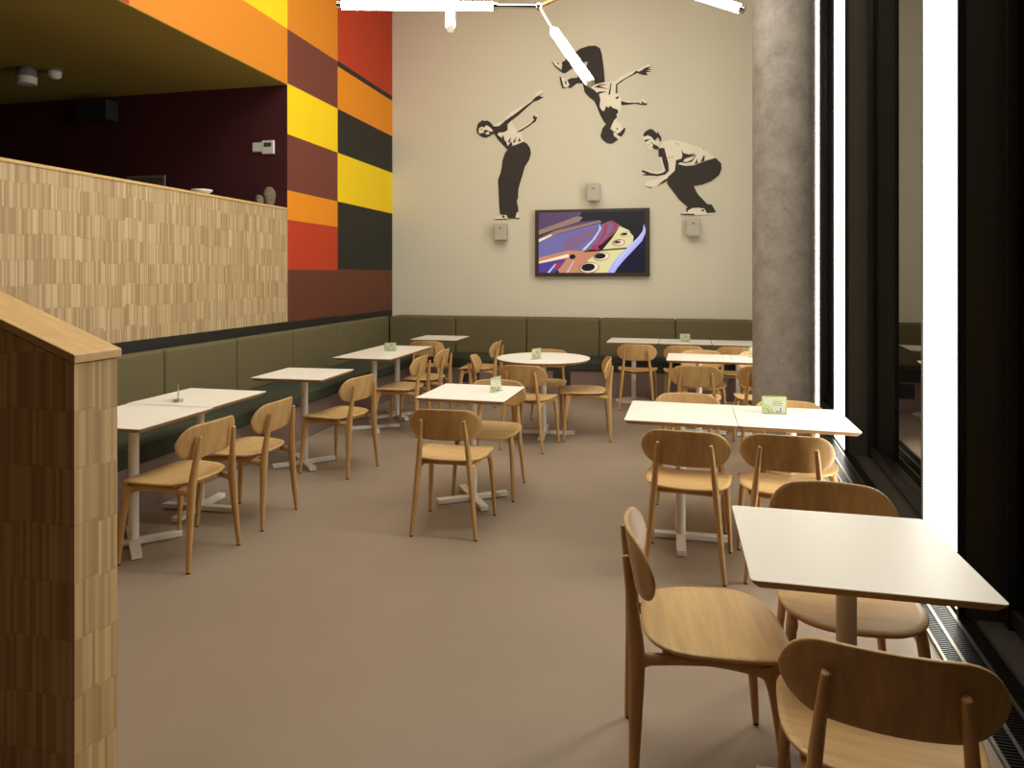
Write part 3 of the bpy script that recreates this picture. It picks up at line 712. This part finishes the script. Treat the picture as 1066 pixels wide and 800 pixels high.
m = MB(); m.lathe([(.06, 0), (.06, -.02), (.085, -.025), (.09, -.10), (.088, -.10)][::-1], 'grey', n=30); m.build('housing', t)
m = MB(); m.lathe([(.086, -.17), (.088, -.10)], 'plas', n=30); m.build('lamp_shade', t)
t = thing('smoke_detector', 'small domed white smoke detector on the gallery ceiling', 'smoke detector', (-5.98, 5.68, 3.61))
m = MB(); m.lathe([(.03, -.10), (.055, -.08), (.06, -.05), (.06, -.03)], 'plas', n=26); m.build('sensor', t)
m = MB(); m.lathe([(.065, -.03), (.07, 0)], 'grey', n=26); m.build('base', t)

# ------------------------------------------------------------------ chandelier
ch = thing('chandelier', 'branching chandelier of glowing tubes on chrome and copper rods above the tables', 'chandelier', (-.869, 4.724, 3.429))
L0 = Vector(ch.location)
def seg(a, b, r, k, name, caps=True):
    m = MB(); a = Vector(a)-L0; b = Vector(b)-L0; m.tube([a, b], r, k, 20); return m.build(name, ch)
def lamp_tube(a, b, rodpart=None, power='tube'):
    a = Vector(a); b = Vector(b); d = (b-a).normalized()
    o = seg(a, b, .031, 'tube', 'light_tube')
    for p, q in ((a-d*.03, a), (b, b+d*.035)):
        m = MB(); m.tube([p-L0, q-L0], .026, 'chrome', 16); m.build('end_cap', o)
A = Vector((-.869, 4.724, 3.429)); B = Vector((-.371, 5.144, 3.797)); t1a = Vector((-1.185, 4.653, 3.432)); t1b = Vector((-2.219, 4.421, 3.439))
t3a = Vector((-.732, 4.55, 3.182)); t3b = Vector((-.461, 4.201, 2.738)); t4a = Vector((.047, 5.033, 3.606)); t4b = Vector((.497, 4.929, 3.376))
t2a = Vector((-1.605, 4.969, 4.076)); t2b = Vector((-1.414, 4.397, 3.221)); Cn = Vector((-1.66, 5.14, 4.33)); Dn = Vector((-.6, 5.6, 4.7))
seg(A, t1a, .017, 'chrome', 'rod'); lamp_tube(t1a, t1b)
seg(A, t3a, .013, 'chrome', 'rod'); lamp_tube(t3a, t3b)
seg(A, B, .015, 'copper', 'rod'); seg(B, t4a, .015, 'chrome', 'rod'); lamp_tube(t4a, t4b)
seg(Cn, t2a, .015, 'chrome', 'rod'); lamp_tube(t2a, t2b)
seg(B, Dn, .015, 'chrome', 'rod'); seg(Dn, Cn, .015, 'copper', 'rod')
lamp_tube(Dn+Vector((.35, -.1, .1)), Dn+Vector((1.4, -.6, .3)))
lamp_tube(Cn+Vector((-.2, -.3, .05)), Cn+Vector((-.5, -1.3, .3)))
lamp_tube(Cn+Vector((-.3, -.05, .05)), Cn+Vector((-1.4, -.2, .1)))
seg(Dn, Dn+Vector((.35, -.1, .1)), .015, 'chrome', 'rod'); seg(Cn, Cn+Vector((-.2, -.3, .05)), .015, 'chrome', 'rod'); seg(Cn, Cn+Vector((-.3, -.05, .05)), .015, 'chrome', 'rod')
for p in (Cn, Dn, B): seg(p, (p.x, p.y, ZC), .003, 'chrome', 'suspension_cable')
for p in (A, B, Cn, Dn):
    m = MB(); rs = [[tuple(p-L0+Vector((.028*math.sin(PI*j/8)*math.cos(2*PI*i/16), .028*math.sin(PI*j/8)*math.sin(2*PI*i/16), -.028*math.cos(PI*j/8)))) for i in range(16)] for j in range(1, 8)]
    m.rings(rs, 'chrome'); m.build('hub', ch)
